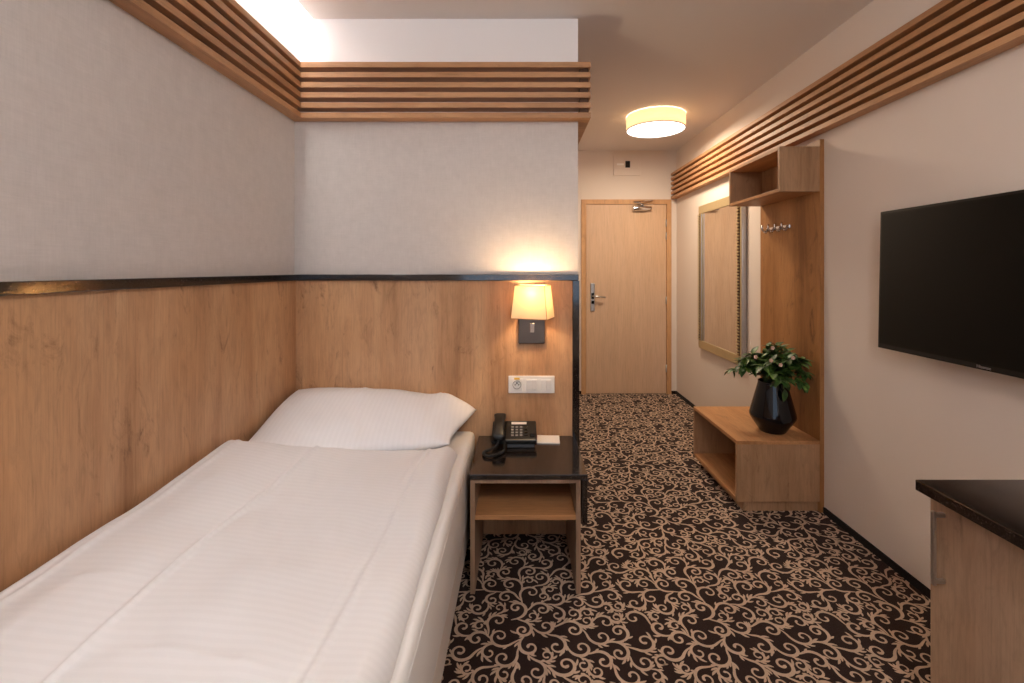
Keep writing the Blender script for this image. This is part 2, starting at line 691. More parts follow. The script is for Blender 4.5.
# ---------------------------------------------------------------- room shell
SLOT = XL + 0.093
struct('ceiling', MB().box(SLOT, XR + 0.1, YB - 0.1, YH, ZC, ZC + 0.03).box(XL - 0.1, XR + 0.1, YB - 0.1, YD + 0.1, 2.80, 2.85)
       .box(XP - 0.02, XR + 0.1, YH, YD + 0.1, ZC, ZC + 0.03), 'ceiling', 'plain off-white ceiling with a recessed cove slot', 'ceiling')
struct('wall_left', MB().box(XL - 0.1, XL, YB - 0.1, YD, 0.0, 2.12).box(XL - 0.1, XL, YB - 0.1, YD, 2.12, 2.80, mi=1), ['wallpaper', 'white_wall'],
       'left wall papered in grey linen texture, white above the slats')
b = MB()
b.box(XL, XP, YH, YD, 0.0, 2.12).box(XL, XP, YH, YD, 2.12, 2.80, mi=1)
struct('wall_partition', b, ['wallpaper', 'white_wall'], 'partition wall behind the bed, linen wallpaper below and white above')
struct('wall_right', MB().box(XR, XR + 0.1, YB - 0.1, YD + 0.1, 0.0, 2.80), 'hall_wall', 'plain cream wall on the right')
# door wall with an opening for the door
DX0, DX1, DZ = 0.655, 1.632, 2.115       # outer frame
struct('wall_far', MB().box(XP, DX0 + 0.02, YD, YD + 0.1, 0, 2.80).box(DX1 - 0.02, XR + 0.05, YD, YD + 0.1, 0, 2.80)
       .box(DX0 + 0.02, DX1 - 0.02, YD, YD + 0.1, DZ - 0.02, 2.80), 'hall_wall', 'far wall with the entrance door')
# wall behind the camera with the window
WX0, WX1, WZ0, WZ1 = -0.95, 1.25, 0.80, 2.32
struct('wall_rear', MB().box(XL, WX0, YB - 0.1, YB, 0, 2.80).box(WX1, XR, YB - 0.1, YB, 0, 2.80)
       .box(WX0, WX1, YB - 0.1, YB, 0, WZ0).box(WX0, WX1, YB - 0.1, YB, WZ1, 2.80), 'hall_wall', 'wall with the window behind the viewer')
b = MB()
for x in (WX0, (WX0 + WX1) / 2 - 0.03, WX1 - 0.06):
    b.box(x, x + 0.06, YB - 0.06, YB - 0.01, WZ0, WZ1)
for z in (WZ0, WZ1 - 0.06):
    b.box(WX0, WX1, YB - 0.06, YB - 0.01, z, z + 0.06)
struct('window_1', b, 'white_plastic', 'white window frame behind the viewer', 'window')

# skirtings
def skirt(name, *boxes):
    b = MB()
    for q in boxes:
        b.box(*q, bev=0.003)
    struct(name, b, 'skirting', 'dark brown carpet skirting along the ' + name.split('_')[1] + ' wall', 'baseboard')
skirt('baseboard_right', (XR - 0.012, XR, YB, 2.56, 0.001, 0.036), (XR - 0.012, XR, 3.26, YD, 0.001, 0.036))
skirt('baseboard_far', (XP, DX0, YD - 0.012, YD, 0.001, 0.036), (DX1, XR - 0.013, YD - 0.012, YD, 0.001, 0.036))

# cove LED strip (a lamp of its own in the slot)
tag(obj('cove_light', MB().box(XL + 0.02, SLOT + 0.06, YB, YH - 0.01, 2.775, 2.795), 'cove_led', loc=(XL + 0.05, 0, 2.77)),
    'warm light strip glowing in the ceiling slot along the left wall', 'light strip')

# ---------------------------------------------------------------- oak wainscot, granite rails
ZR0, ZR1 = 1.301, 1.332
PT = 0.012
o = obj('wall_panelling', MB().box(XL, XL + PT, YB + 0.0, YH, 0.0, ZR0), 'wood_wall', loc=(XL, 0, 0))
tag(o, 'oak panelling on the left wall beside the bed', 'panelling')
o = obj('wall_panelling', MB().box(XL + PT, XP - 0.031, YH - PT, YH, 0.0, ZR0), 'wood_wall', loc=(-0.4, YH, 0))
tag(o, 'oak headboard panelling behind the pillow and wall lamp', 'panelling')
o = obj('stone_rail', MB().box(XL, XL + 0.028, YB, YH, ZR0, ZR1, bev=0.002), 'granite', loc=(XL, 0, ZR0))
tag(o, 'black granite rail capping the oak panelling on the left wall', 'rail')
t = thing('stone_rail', 'black granite edging across the headboard panelling, turning down at its right end', 'rail', (XP, YH, 0))
obj('top_rail', MB().box(XL + 0.028, XP, YH - 0.028, YH, ZR0, ZR1, bev=0.002), 'granite', t)
obj('upright', MB().box(XP - 0.031, XP + 0.004, YH - 0.028, YH + 0.0, 0.001, ZR0 - 0.0005, bev=0.002), 'granite', t)

# ---------------------------------------------------------------- slatted cornices
SZ0, PITCH, SH, SD = 2.12, 0.0507, 0.0265, 0.062
slat_z = [SZ0 + PITCH * i for i in range(6)]
# left
t = thing('slatted_cornice', 'oak slatted cornice running along the left wall', 'cornice', (XL, 0, SZ0))
for z in slat_z:
    obj('slat', MB().box(XL, XL + SD, YB, YH - SD, z, z + SH, bev=0.0015), 'slat_y', t)
b = MB()
for y in (-1.8, -0.9, 0.1, 0.9, 1.6):
    b.box(XL, XL + 0.02, y, y + 0.06, SZ0 + 0.001, slat_z[-1])
obj('batten', b, 'slat_back', t)
# headboard: wraps round the partition's corner into the hall
t = thing('slatted_cornice', 'oak slatted cornice above the headboard wall, turning the corner into the hall', 'cornice', (XL, YH, SZ0))
for z in slat_z:
    pts = [(XL, YH), (XL, YH - SD), (XP + 0.056, YH - SD), (XP + 0.056, YD), (XP, YD), (XP, YH)]
    obj('slat', MB().prism(pts, 'z', z, z + SH), 'slat_x', t)
obj('corner_block', MB().box(XP + 0.003, XP + 0.046, YH - SD + 0.014, YH + 0.05, SZ0 + 0.002, slat_z[-1] + 0.01), 'slat_back', t)
# right
t = thing('slatted_cornice', 'long oak slatted cornice running down the right wall to the door', 'cornice', (XR, 0, SZ0))
for z in slat_z:
    obj('slat', MB().box(XR - SD, XR, YB, YD, z, z + SH, bev=0.0015), 'slat_y', t)
obj('backing_board', MB().box(XR - 0.012, XR, YB, YD, SZ0 + 0.001, slat_z[-1] + 0.01), 'slat_back', t)

# ---------------------------------------------------------------- entrance door
t = thing('door_1', 'pale beech entrance door with steel lever handle at the end of the hall', 'door', ((DX0 + DX1) / 2, YD, 0), kind='structure')
obj('door_frame', MB().box(DX0, DX0 + 0.05, YD - 0.015, YD + 0.09, 0, DZ).box(DX1 - 0.05, DX1, YD - 0.015, YD + 0.09, 0, DZ)
    .box(DX0 + 0.05, DX1 - 0.05, YD - 0.015, YD + 0.09, DZ - 0.05, DZ), 'door_frame', t)
leaf = obj('door_leaf', MB().box(DX0 + 0.053, DX1 - 0.053, YD - 0.004, YD + 0.04, 0.006, DZ - 0.053, bev=0.002), 'door_wood', t)
hx = P(592.5, 290, 91.9).x
zt, zb = P(0, 283, 91.9).z, P(0, 311, 91.9).z
hd = obj('handle_plate', MB().box(hx - 0.023, hx + 0.023, YD - 0.018, YD - 0.004, zb, zt, bev=0.006, seg=3), 'steel', leaf)
zl = P(0, 296, 91.9).z
obj('lever', MB().tube([(hx, YD - 0.018, zl), (hx, YD - 0.055, zl), (hx + 0.02, YD - 0.062, zl), (hx + 0.13, YD - 0.062, zl - 0.01)], 0.009), 'steel', hd)
obj('lock_window', MB().box(hx - 0.014, hx + 0.014, YD - 0.021, YD - 0.0175, zl - 0.03, zl + 0.035, bev=0.002).box(hx - 0.014, hx + 0.014, YD - 0.021, YD - 0.0175, zl - 0.085, zl - 0.052, bev=0.002), 'black_gloss', hd)
obj('thumb_turn', MB().lathe([(0.012, 0), (0.012, 0.02)], 0, 0, 16, Matrix.Translation((hx, YD - 0.018, zb + 0.04)) @ Matrix.Rotation(math.radians(90), 4, 'X')), 'steel', hd)
for z in (1.86, 1.72, 1.02, 0.28):
    obj('hinge', MB().tube([(DX1 - 0.055, YD - 0.012, z - 0.04), (DX1 - 0.055, YD - 0.012, z + 0.04)], 0.007), 'steel', t)
# door closer
c0, c1 = P(633, 208, 93), P(652, 208, 93)
cl = obj('door_closer', MB().tube([(c0.x, YD - 0.034, c0.z), (c0.x + 0.012, YD - 0.034, c0.z), (c1.x - 0.05, YD - 0.034, c0.z), (c1.x - 0.04, YD - 0.034, c0.z), (c1.x, YD - 0.034, c0.z)], [0.022, 0.028, 0.028, 0.021, 0.019], 20), 'chrome', t)
obj('closer_arm', MB().tube([((c0.x + c1.x) / 2, YD - 0.045, c0.z + 0.028), ((c0.x + c1.x) / 2, YD - 0.045, c0.z + 0.05), (c0.x - 0.0, YD - 0.10, c0.z + 0.06), (c1.x + 0.02, YD - 0.02, c0.z + 0.085)], 0.007, 8)
    .lathe([(0.02, 0), (0.02, 0.012)], (c0.x + c1.x) / 2, YD - 0.045, 16, Matrix.Translation((0, 0, c0.z + 0.026))), 'chrome', cl)

# access panel above the door
x0, x1 = P(613.3, 0, 91.9).x, P(640.4, 0, 91.9).x
z1, z0 = P(0, 154, 91.9).z, P(0, 175.7, 91.9).z
t = thing('access_panel', 'small cream panel with a dark catch on the wall above the door', 'panel', ((x0 + x1) / 2, YD, z0))
obj('cover', MB().box(x0, x1, YD - 0.012, YD, z0, z1, bev=0.003).box(x0 + 0.02, x1 - 0.02, YD - 0.016, YD - 0.011, z0 + 0.07, z1 - 0.05, bev=0.002), 'hall_wall', t)
obj('catch', MB().box(P(625, 0, 91.9).x, P(629.6, 0, 91.9).x, YD - 0.026, YD - 0.015, P(0, 168, 91.9).z, P(0, 161.5, 91.9).z, bev=0.003), 'hole', t)
obj('label_strip', MB().box(x0 + 0.035, x0 + 0.11, YD - 0.018, YD - 0.0155, z0 + 0.11, z0 + 0.13), 'paper', t)


# ---------------------------------------------------------------- hall ceiling lamp, added unseen globe
def drum_lamp(label, cx, cy):
    t = thing('ceiling_lamp', label, 'ceiling lamp', (cx, cy, ZC), group='round drum ceiling lamps' if False else None)
    R, zb = 0.241, 2.532
    obj('drum_shade', MB().lathe([(R, zb), (R, ZC - 0.005), (R - 0.003, ZC - 0.005), (R - 0.003, zb), (R, zb)], cx, cy, 64, close=False), 'drum', t)
    obj('trim_ring', MB().lathe([(R + 0.002, zb - 0.002), (R + 0.002, zb + 0.003), (R - 0.006, zb + 0.003), (R - 0.006, zb - 0.002), (R + 0.002, zb - 0.002)], cx, cy, 64, close=False), 'steel', t)
    obj('diffuser', MB().lathe([(R - 0.005, zb + 0.004), (R - 0.005, zb + 0.008)], cx, cy, 64), 'lamp_face', t)
    obj('mount', MB().lathe([(0.09, ZC - 0.02), (0.09, ZC)], cx, cy, 32), 'white_plastic', t)
    d = bpy.data.lights.new('drum_bulb', 'POINT')
    d.energy = 1.6
    d.color = (1.0, 0.70, 0.38)
    d.shadow_soft_size = 0.05
    o = bpy.data.objects.new('drum_bulb', d)
    COL.objects.link(o)
    o.parent = t
    o.location = (0, 0, -0.055)
    return t


drum_lamp('round cream drum lamp lit on the hall ceiling', 1.135, 3.88)
t = thing('added_globe_lamp', 'opal globe lamp on a short rod, added unseen behind the viewer to light the upper walls', 'added lamp', (0.5, -0.35, ZC))  # unseen lamp added behind the camera, globe-shaped to brighten ceiling and upper walls
g = MB()
bmesh.ops.create_uvsphere(g.bm, u_segments=40, v_segments=24, radius=0.16, matrix=Matrix.Translation((0.5, -0.35, 2.34)))
obj('globe', g, emit('added_globe_glow', (1.0, 0.94, 0.88, 1), 33.0), t, smooth=True)
obj('rod', MB().lathe([(0.008, 2.49), (0.008, 2.64), (0.05, 2.641), (0.05, ZC - 0.0005)], 0.5, -0.35, 24), 'steel', t)

# ---------------------------------------------------------------- bed
BX1 = -0.235
BY0, BY1 = 0.36, YH - PT - 0.002
t = thing('bed', 'single bed with a pale mattress and upholstered base against the oak panelling', 'bed', (-0.7, 1.3, 0))
obj('bed_base', MB().box(XL + PT + 0.004, BX1 - 0.006, BY0 + 0.01, BY1, 0.10, 0.238, bev=0.012, seg=3), 'bed_base', t)
b = MB().box(XL + PT + 0.004, BX1, BY0, BY1, 0.24, 0.535, bev=0.026, seg=5)
mt = obj('mattress', b, 'mattress', t, smooth=True)
obj('piping', MB().tube([(BX1 - 0.001, BY0 + 0.03, 0.506), (BX1 - 0.001, BY1 - 0.03, 0.506)], 0.003, 8), 'mattress', mt)
for x in (XL + 0.10, BX1 - 0.10):
    for y in (BY0 + 0.12, BY1 - 0.12):
        obj('leg', MB().lathe([(0.020, 0.0012), (0.026, 0.10)], x, y, 20), 'black_plastic', t)


# duvet
def smooth01(t):
    t = max(0.0, min(1.0, t))
    return t * t * (3 - 2 * t)


def duvet_head(x):
    u = (x - XL) / 0.90
    return 1.790 + 0.250 * u - 0.02 * math.sin(min(1, max(0, u)) * math.pi) + 0.004 * math.sin(u * 9)


def build_duvet():
    nu, nv = 190, 300
    bm = bmesh.new()
    x_in = XL + PT + 0.004
    # cross section (x, z) for the top side: up at the wall, across, round the outer side
    def top(u, y):
        # u: 0..1 -> arclength like parameter
        xs0, xs1 = x_in, -0.262 + 0.010 * math.sin(y * 3.1) - 0.018 * smooth01((y - 1.5) / 0.5)
        edge = 0.17
        hw = 0.668 + 0.030 * smooth01((y - 1.3) / 0.5)            # height near the wall
        he = 0.592
        if u < 0.06:
            a = u / 0.06
            x = xs0 + 0.035 * (1 - math.cos(a * math.pi / 2))
            z = hw - 0.07 + 0.07 * math.sin(a * math.pi / 2)
        elif u < 0.86:
            a = (u - 0.06) / 0.80
            x = xs0 + 0.035 + a * (xs1 - 0.055 - xs0 - 0.035)
            z = hw + (he - hw) * (a ** 0.85)
        else:
            a = (u - 0.86) / 0.14
            x = xs1 - 0.055 + 0.055 * math.sin(a * math.pi * 0.60)
            z = he - 0.0315 * (1 - math.cos(a * math.pi * 0.60)) * 1.0
            z = he - (he - 0.540) * (1 - math.cos(a * math.pi)) / 2
        return x, z
    rows = []
    for j in range(nv + 1):
        v = j / nv
        row = []
        for i in range(nu + 1):
            u = i / nu
            # head edge slants away from the viewer on the right
            yh = duvet_head(top(u, 1.9)[0])
            y = BY0 - 0.01 + (yh - BY0 + 0.01) * v
            x, z = top(u, y)
            inner = min(1.0, max(0.0, min((u - 0.02) / 0.05, (0.97 - u) / 0.10)))
            # lengthwise pressed creases
            for cx, hgt in ((-1.095, 0.006), (-0.83 + 0.012 * math.sin(y * 4), 0.0085), (-0.395, 0.0065), (-0.425, 0.0025)):
                d = (x - cx)
                z += inner * hgt * (0.7 * math.exp(-(d / 0.007) ** 2) + 0.5 * math.exp(-abs(d) / 0.022))
                z -= inner * 0.006 * math.exp(-(d / 0.05) ** 2)
            # crosswise crease
            for cy, x0_, x1_ in ((1.05, -1.08, -0.83), (0.86, -0.78, -0.42), (1.47, -1.1, -0.4)):
                if x0_ < x < x1_:
                    z += inner * (0.0035 if cy != 1.47 else 0.0015) * math.exp(-abs(y - cy - 0.02 * math.sin(x * 6)) / 0.016) * smooth01((x - x0_) / 0.08) * smooth01((x1_ - x) / 0.08)
            z += inner * 0.022 * noise.noise(Vector((x * 2.6, y * 2.1, 1.7)))
            z += inner * 0.008 * noise.noise(Vector((x * 7, y * 5.5, 4.0)))
            z += inner * 0.0022 * noise.noise(Vector((x * 22, y * 14, 9.0)))
            # rounded head edge
            dh = (yh - y)
            if dh < 0.035:
                a = 1 - dh / 0.035
                z -= 0.038 * (1 - math.sqrt(max(0, 1 - a * a)))
            row.append(bm.verts.new((x, y, max(z, 0.5385))))
        rows.append(row)
    for j in range(nv):
        for i in range(nu):
            f = bm.faces.new([rows[j][i], rows[j][i + 1], rows[j + 1][i + 1], rows[j + 1][i]])
            f.smooth = True
    # underside
    low = []
    edge = [rows[0][i] for i in range(nu + 1)] + [rows[j][nu] for j in range(1, nv + 1)] + [rows[nv][i] for i in range(nu - 1, -1, -1)] + [rows[j][0] for j in range(nv - 1, 0, -1)]
    for v_ in edge:
        c = v_.co
        low.append(bm.verts.new((max(x_in + 0.01, min(c.x - 0.012, -0.28)), min(c.y - 0.012, 3) if c.y > 1 else c.y + 0.01, 0.537 if c.z > 0.55 else 0.5365)))
    n = len(edge)
    for k in range(n):
        f = bm.faces.new([edge[k], low[k], low[(k + 1) % n], edge[(k + 1) % n]])
        f.smooth = True
    bm.faces.new(low)
    o = obj('duvet', bm, 'satin', loc=(-0.7, 1.2, 0.54))
    tag(o, 'white satin-striped duvet spread over the single bed', 'duvet')


build_duvet()


def build_pillow():
    bm = bmesh.new()
    n = 90
    cx, hx_ = (XL + PT + 0.006 - 0.235) / 2, 0.455
    cy, hy = 2.075, 0.272
    top, bot = [], []
    for j in range(n + 1):
        v = -1 + 2 * j / n
        rt, rb = [], []
        for i in range(n + 1):
            u = -1 + 2 * i / n
            prof = max(0.0, (1 - abs(u) ** 3.2)) ** 0.62 * max(0.0, (1 - abs(v) ** 2.6)) ** 0.62
            x = cx + hx_ * u * (1 - 0.045 * (1 - v * v) * (1 if u > 0 else 0.2)) + 0.01 - (0.085 * max(0, u) ** 2 * (1 - smooth01((v + 1) / 1.7)))
            ud = (u + 1) / 2
            yf, yb = duvet_head(x) + 0.007, YH - PT - 0.004
            y = yf + (yb - yf) * (v + 1) / 2
            mid = 0.605 + 0.108 * smooth01((v + 1) / 2) ** 0.8 - 0.010 * u * smooth01((v + 1) / 2) - 0.02 * u - 0.045 * max(0, (u - 0.7) / 0.3) ** 2 * smooth01((v + 1) / 2)
            x = max(x, XL + PT + 0.006)
            h = 0.074 * prof
            z = mid + h
            amp = min(1, prof * 2)
            z += amp * (0.008 * noise.noise(Vector((x * 4, y * 5, 3.0))) + 0.006 * noise.noise(Vector((x * 12, y * 9, 5.0))))
            for cc, hh in ((-0.74 - 0.10 * v * 0.5, 0.004), (-0.43 + 0.03 * v, 0.004)):
                z += amp * hh * math.exp(-((x - cc) / 0.007) ** 2)
            # soft diagonal creases to the right tip
            z += amp * 0.004 * math.sin((x * 3 + y * 2.4) * 9) * smooth01((u - 0.1) / 0.6)
            z = max(z, 0.541)
            rt.append(bm.verts.new((x, y, z)))
            if i in (0, n) or j in (0, n):
                rb.append(rt[-1])
            else:
                zb = max(0.5375, mid - h * 1.25)
                rb.append(bm.verts.new((x, y, zb)))
        top.append(rt)
        bot.append(rb)
    for j in range(n):
        for i in range(n):
            f = bm.faces.new([top[j][i], top[j][i + 1], top[j + 1][i + 1], top[j + 1][i]])
            f.smooth = True
            f = bm.faces.new([bot[j][i], bot[j + 1][i], bot[j + 1][i + 1], bot[j][i + 1]])
            f.smooth = True
    o = obj('pillow', bm, 'satin_p', loc=(cx, cy, 0.54))
    tag(o, 'plump white pillow at the head of the bed', 'pillow')


build_pillow()

# ---------------------------------------------------------------- nightstand
NY0, NY1 = 1.922, YH - PT - 0.001       # front, back
NX0, NX1 = -0.2125, 0.250
t = thing('nightstand', 'oak nightstand with a black granite top beside the bed', 'nightstand', (0.02, 2.13, 0))
obj('side_panel', MB().box(NX0, NX0 + 0.020, NY0, NY1, 0.0012, 0.482, bev=0.001), 'wood_grey', t)
obj('side_panel', MB().box(NX1 - 0.020, NX1, NY0, NY1, 0.0012, 0.482, bev=0.001), 'wood_grey', t)
obj('top_board', MB().box(NX0 + 0.0205, NX1 - 0.0205, NY0 + 0.001, NY1, 0.464, 0.482), 'wood_grey', t)
obj('shelf', MB().box(NX0 + 0.0205, NX1 - 0.0205, NY0 + 0.002, NY1, 0.310, 0.330, bev=0.001), 'wood_x', t)
obj('back_panel', MB().box(NX0 + 0.0205, NX1 - 0.0205, NY1 - 0.010, NY1 - 0.0005, 0.331, 0.463), 'wood_grey', t)
st = obj('stone_top', MB().prism([(NX0 - 0.004, NY0 - 0.010), (0.277, NY0 - 0.010), (0.277, YH - 0.032), (XP - 0.035, YH - 0.032), (XP - 0.035, NY1), (NX0 - 0.004, NY1)], 'z', 0.4835, 0.505, bev=0.0015), 'granite', t)
obj('stone_side', MB().box(0.2545, 0.277, NY0 - 0.008, NY1 - 0.017, 0.300, 0.4830, bev=0.0015), 'granite', t)

# ---------------------------------------------------------------- telephone
TZ = 0.505
t = thing('telephone', 'black corded desk telephone on the nightstand', 'telephone', (0.0, 2.26, TZ))
tilt = math.radians(16)
# local frame: x right, y up the slope, z out of the keypad face
TM = Matrix.Translation((-0.002, 2.185, TZ + 0.042)) @ Matrix.Rotation(tilt, 4, 'X')
body = MB()
body.box(-0.078, 0.078, 0.0, 0.160, -0.026, 0.0, bev=0.008, seg=3, mx=TM)
bo = obj('body', body, 'black_plastic', t)
obj('stand', MB().prism([(2.195, TZ + 0.0005), (2.335, TZ + 0.0005), (2.325, TZ + 0.056), (2.20, TZ + 0.021)], 'x', -0.068, 0.066, bev=0.004), 'black_plastic', t)
obj('label_card', MB().box(-0.046, 0.030, 0.125, 0.143, 0.0, 0.0016, mx=TM), 'paper', bo)
for r in range(4):
    for c in range(3):
        obj('key', MB().box(-0.046 + c * 0.021, -0.033 + c * 0.021, 0.030 + r * 0.022, 0.040 + r * 0.022, 0.0, 0.004, bev=0.0012, mx=TM), 'key', bo)
for r in range(4):
    obj('function_key', MB().box(0.018, 0.034, 0.031 + r * 0.022, 0.038 + r * 0.022, 0.0, 0.0035, bev=0.001, mx=TM), 'black_gloss', bo)
obj('navigation_key', MB().box(0.044, 0.068, 0.024, 0.046, 0.0, 0.004, bev=0.003, mx=TM), 'black_gloss', bo)
# handset: curved bar with ear and mouth pieces
HM = TM @ Matrix.Translation((-0.104, -0.010, 0.0))
hb = MB()
prof = []
nseg = 22
rings = []
for i in range(nseg + 1):
    t_ = i / nseg
    y = -0.004 + 0.196 * t_
    zc = 0.018 + 0.018 * math.sin(math.pi * t_)
    e = abs(2 * t_ - 1)
    w = 0.025 + 0.005 * smooth01((e - 0.45) / 0.4)
    th_lo = 0.011 + 0.016 * smooth01((e - 0.5) / 0.3)
    th_hi = 0.012
    endk = 1.0 if 0.04 < t_ < 0.96 else 0.75 if 0.0 < t_ < 1.0 else 0.45
    ring = []
    for k in range(20):
        a = 2 * math.pi * k / 20
        cx_, sx_ = math.cos(a), math.sin(a)
        px_ = w * endk * (abs(cx_) ** 0.6) * (1 if cx_ >= 0 else -1)
        pz_ = (th_hi if sx_ >= 0 else th_lo) * endk * (abs(sx_) ** 0.6) * (1 if sx_ >= 0 else -1)
        ring.append(hb.bm.verts.new(HM @ Vector((px_, y, zc + pz_))))
    rings.append(ring)
for A, B in zip(rings, rings[1:]):
    for k in range(20):
        hb.bm.faces.new([A[k], A[(k + 1) % 20], B[(k + 1) % 20], B[k]])
hb.bm.faces.new(rings[0][::-1])
hb.bm.faces.new(rings[-1])
obj('handset', hb, 'black_plastic', t, smooth=True)
obj('cradle', MB().box(-0.140, -0.074, 0.0, 0.165, -0.026, -0.006, bev=0.006, mx=TM), 'black_plastic', t)
# coiled cord lying in a loop on the stone
ctrl = [HM @ Vector((0.0, 0.0, 0.008)), Vector((-0.118, 2.165, TZ + 0.018)), Vector((-0.155, 2.145, TZ + 0.009)), Vector((-0.172, 2.115, TZ + 0.009)),
        Vector((-0.158, 2.085, TZ + 0.009)), Vector((-0.125, 2.083, TZ + 0.009)), Vector((-0.098, 2.11, TZ + 0.009)), Vector((-0.080, 2.145, TZ + 0.010)), TM @ Vector((-0.074, 0.03, -0.018))]


def catmull(c, per=24):
    out = []
    c = [c[0]] + c + [c[-1]]
    for i in range(1, len(c) - 2):
        for k in range(per):
            u = k / per
            p0, p1, p2, p3 = c[i - 1], c[i], c[i + 1], c[i + 2]
            out.append(0.5 * ((2 * p1) + (p2 - p0) * u + (2 * p0 - 5 * p1 + 4 * p2 - p3) * u * u + (3 * p1 - p0 - 3 * p2 + p3) * u ** 3))
    out.append(c[-2])
    return out


path = catmull(ctrl, 50)
coil = []
for i in range(len(path) - 1):
    p = path[i]
    d = (path[i + 1] - p).normalized()
    u = (Vector((0, 0, 1)) - d * d.z).normalized()
    w = d.cross(u)
    a = i * 0.95
    coil.append(p + (u * math.cos(a) + w * math.sin(a)) * 0.0056)
obj('coiled_cord', MB().tube(coil, 0.0021, 6), 'black_plastic', t)

# notepad
q = [P(538, 433.5, 196), P(561, 445.0, 203)]
t = thing('notepad', 'small white notepad with a red edge beside the telephone', 'notepad', (0.14, 2.30, TZ))
NM = Matrix.Translation((0.137, 2.308, TZ)) @ Matrix.Rotation(math.radians(-3), 4, 'Z')
obj('pages', MB().box(-0.056, 0.056, -0.060, 0.042, 0.0005, 0.006, bev=0.0006, mx=NM), 'paper', t)
obj('binding', MB().box(-0.066, -0.0565, -0.060, 0.042, 0.0005, 0.0064, bev=0.0008, mx=NM), 'red', t)

# ---------------------------------------------------------------- wall lamp and sockets
LY = YH - PT
LX = (532 - 521) / 195.0
t = thing('wall_lamp', 'lit wall lamp with a square cream shade above the nightstand', 'wall lamp', (LX, LY, 1.0))
p0, p1 = P(518.4, 343, 195), P(544.6, 312, 195)
pl = obj('wall_plate', MB().box(p0.x, p1.x, LY - 0.022, LY, p0.z, p1.z + 0.02, bev=0.003), plain('chrome_dim_reflection', (0.30, 0.30, 0.32, 1), 0.04, 1.0, grain=0.02), t)  # chrome colour darkened to stand in for the dim room it mirrors
obj('switch', MB().box(LX - 0.012, LX + 0.012, LY - 0.027, LY - 0.0215, 1.035, 1.085, bev=0.003), 'chrome', pl)
obj('arm', MB().tube([(LX, LY - 0.02, 1.125), (LX, LY - 0.085, 1.125), (LX, LY - 0.095, 1.14), (LX, LY - 0.095, 1.18)], 0.007), 'chrome', t)
LC = Vector((LX + 0.002, LY - 0.098, 1.20))
SM_ = Matrix.Translation(LC) @ Matrix.Rotation(math.radians(-20), 4, 'Z')
zs0, zs1 = P(0, 318.5, 206).z - LC.z, P(0, 285.5, 206).z - LC.z
def loop(w, d, z, r=0.003):
    pts = []
    for cx_, cy_, a0 in ((w - r, d - r, 0), (-w + r, d - r, 90), (-w + r, -d + r, 180), (w - r, -d + r, 270)):
        for k in range(5):
            a = math.radians(a0 + k * 22.5)
            pts.append(Vector((cx_ + r * math.cos(a), cy_ + r * math.sin(a), z)))
    return pts
sb = MB()
secs = [loop(0.092, 0.066, zs0), loop(0.076, 0.055, zs1), loop(0.074, 0.053, zs1), loop(0.090, 0.064, zs0)]
rg = [[sb.bm.verts.new(SM_ @ p) for p in s_] for s_ in secs]
for a_ in range(4):
    A, B = rg[a_], rg[(a_ + 1) % 4]
    for k in range(20):
        sb.bm.faces.new([A[k], A[(k + 1) % 20], B[(k + 1) % 20], B[k]])
sh = obj('lamp_shade', sb, 'shade', t)
trim_m = plain('shade_trim_cream', rgb(186, 148, 100), 0.8, grain=0.05)
for w, d, z in ((0.0925, 0.0665, zs0), (0.0765, 0.0555, zs1)):
    pts = [SM_ @ p for p in loop(w, d, z)]
    obj('shade_trim', MB().tube(pts + [pts[0]], 0.0018, 6), trim_m, sh)
for sx_, sy_ in ((1, 1), (1, -1), (-1, 1), (-1, -1)):
    obj('corner_seam', MB().tube([SM_ @ Vector((sx_ * 0.0915, sy_ * 0.0655, zs0)), SM_ @ Vector((sx_ * 0.0755, sy_ * 0.0545, zs1))], 0.0014, 6), trim_m, sh)
obj('bulb', MB().lathe([(0.002, 1.176), (0.014, 1.178), (0.014, 1.195), (0.022, 1.215), (0.024, 1.232), (0.017, 1.25), (0.002, 1.256)], LC.x, LC.y, 20), 'lamp_face', t)
for nm, z, e, r in (('wall_lamp_light', 1.245, 5.5, 0.03), ):
    d = bpy.data.lights.new(nm, 'POINT')
    d.energy = e
    d.color = (1.0, 0.70, 0.40)
    d.shadow_soft_size = r
    o = bpy.data.objects.new(nm, d)
    COL.objects.link(o)
    o.parent = t
    o.location = Vector((LC.x, LC.y - 0.034, z)) - Vector(t.location)

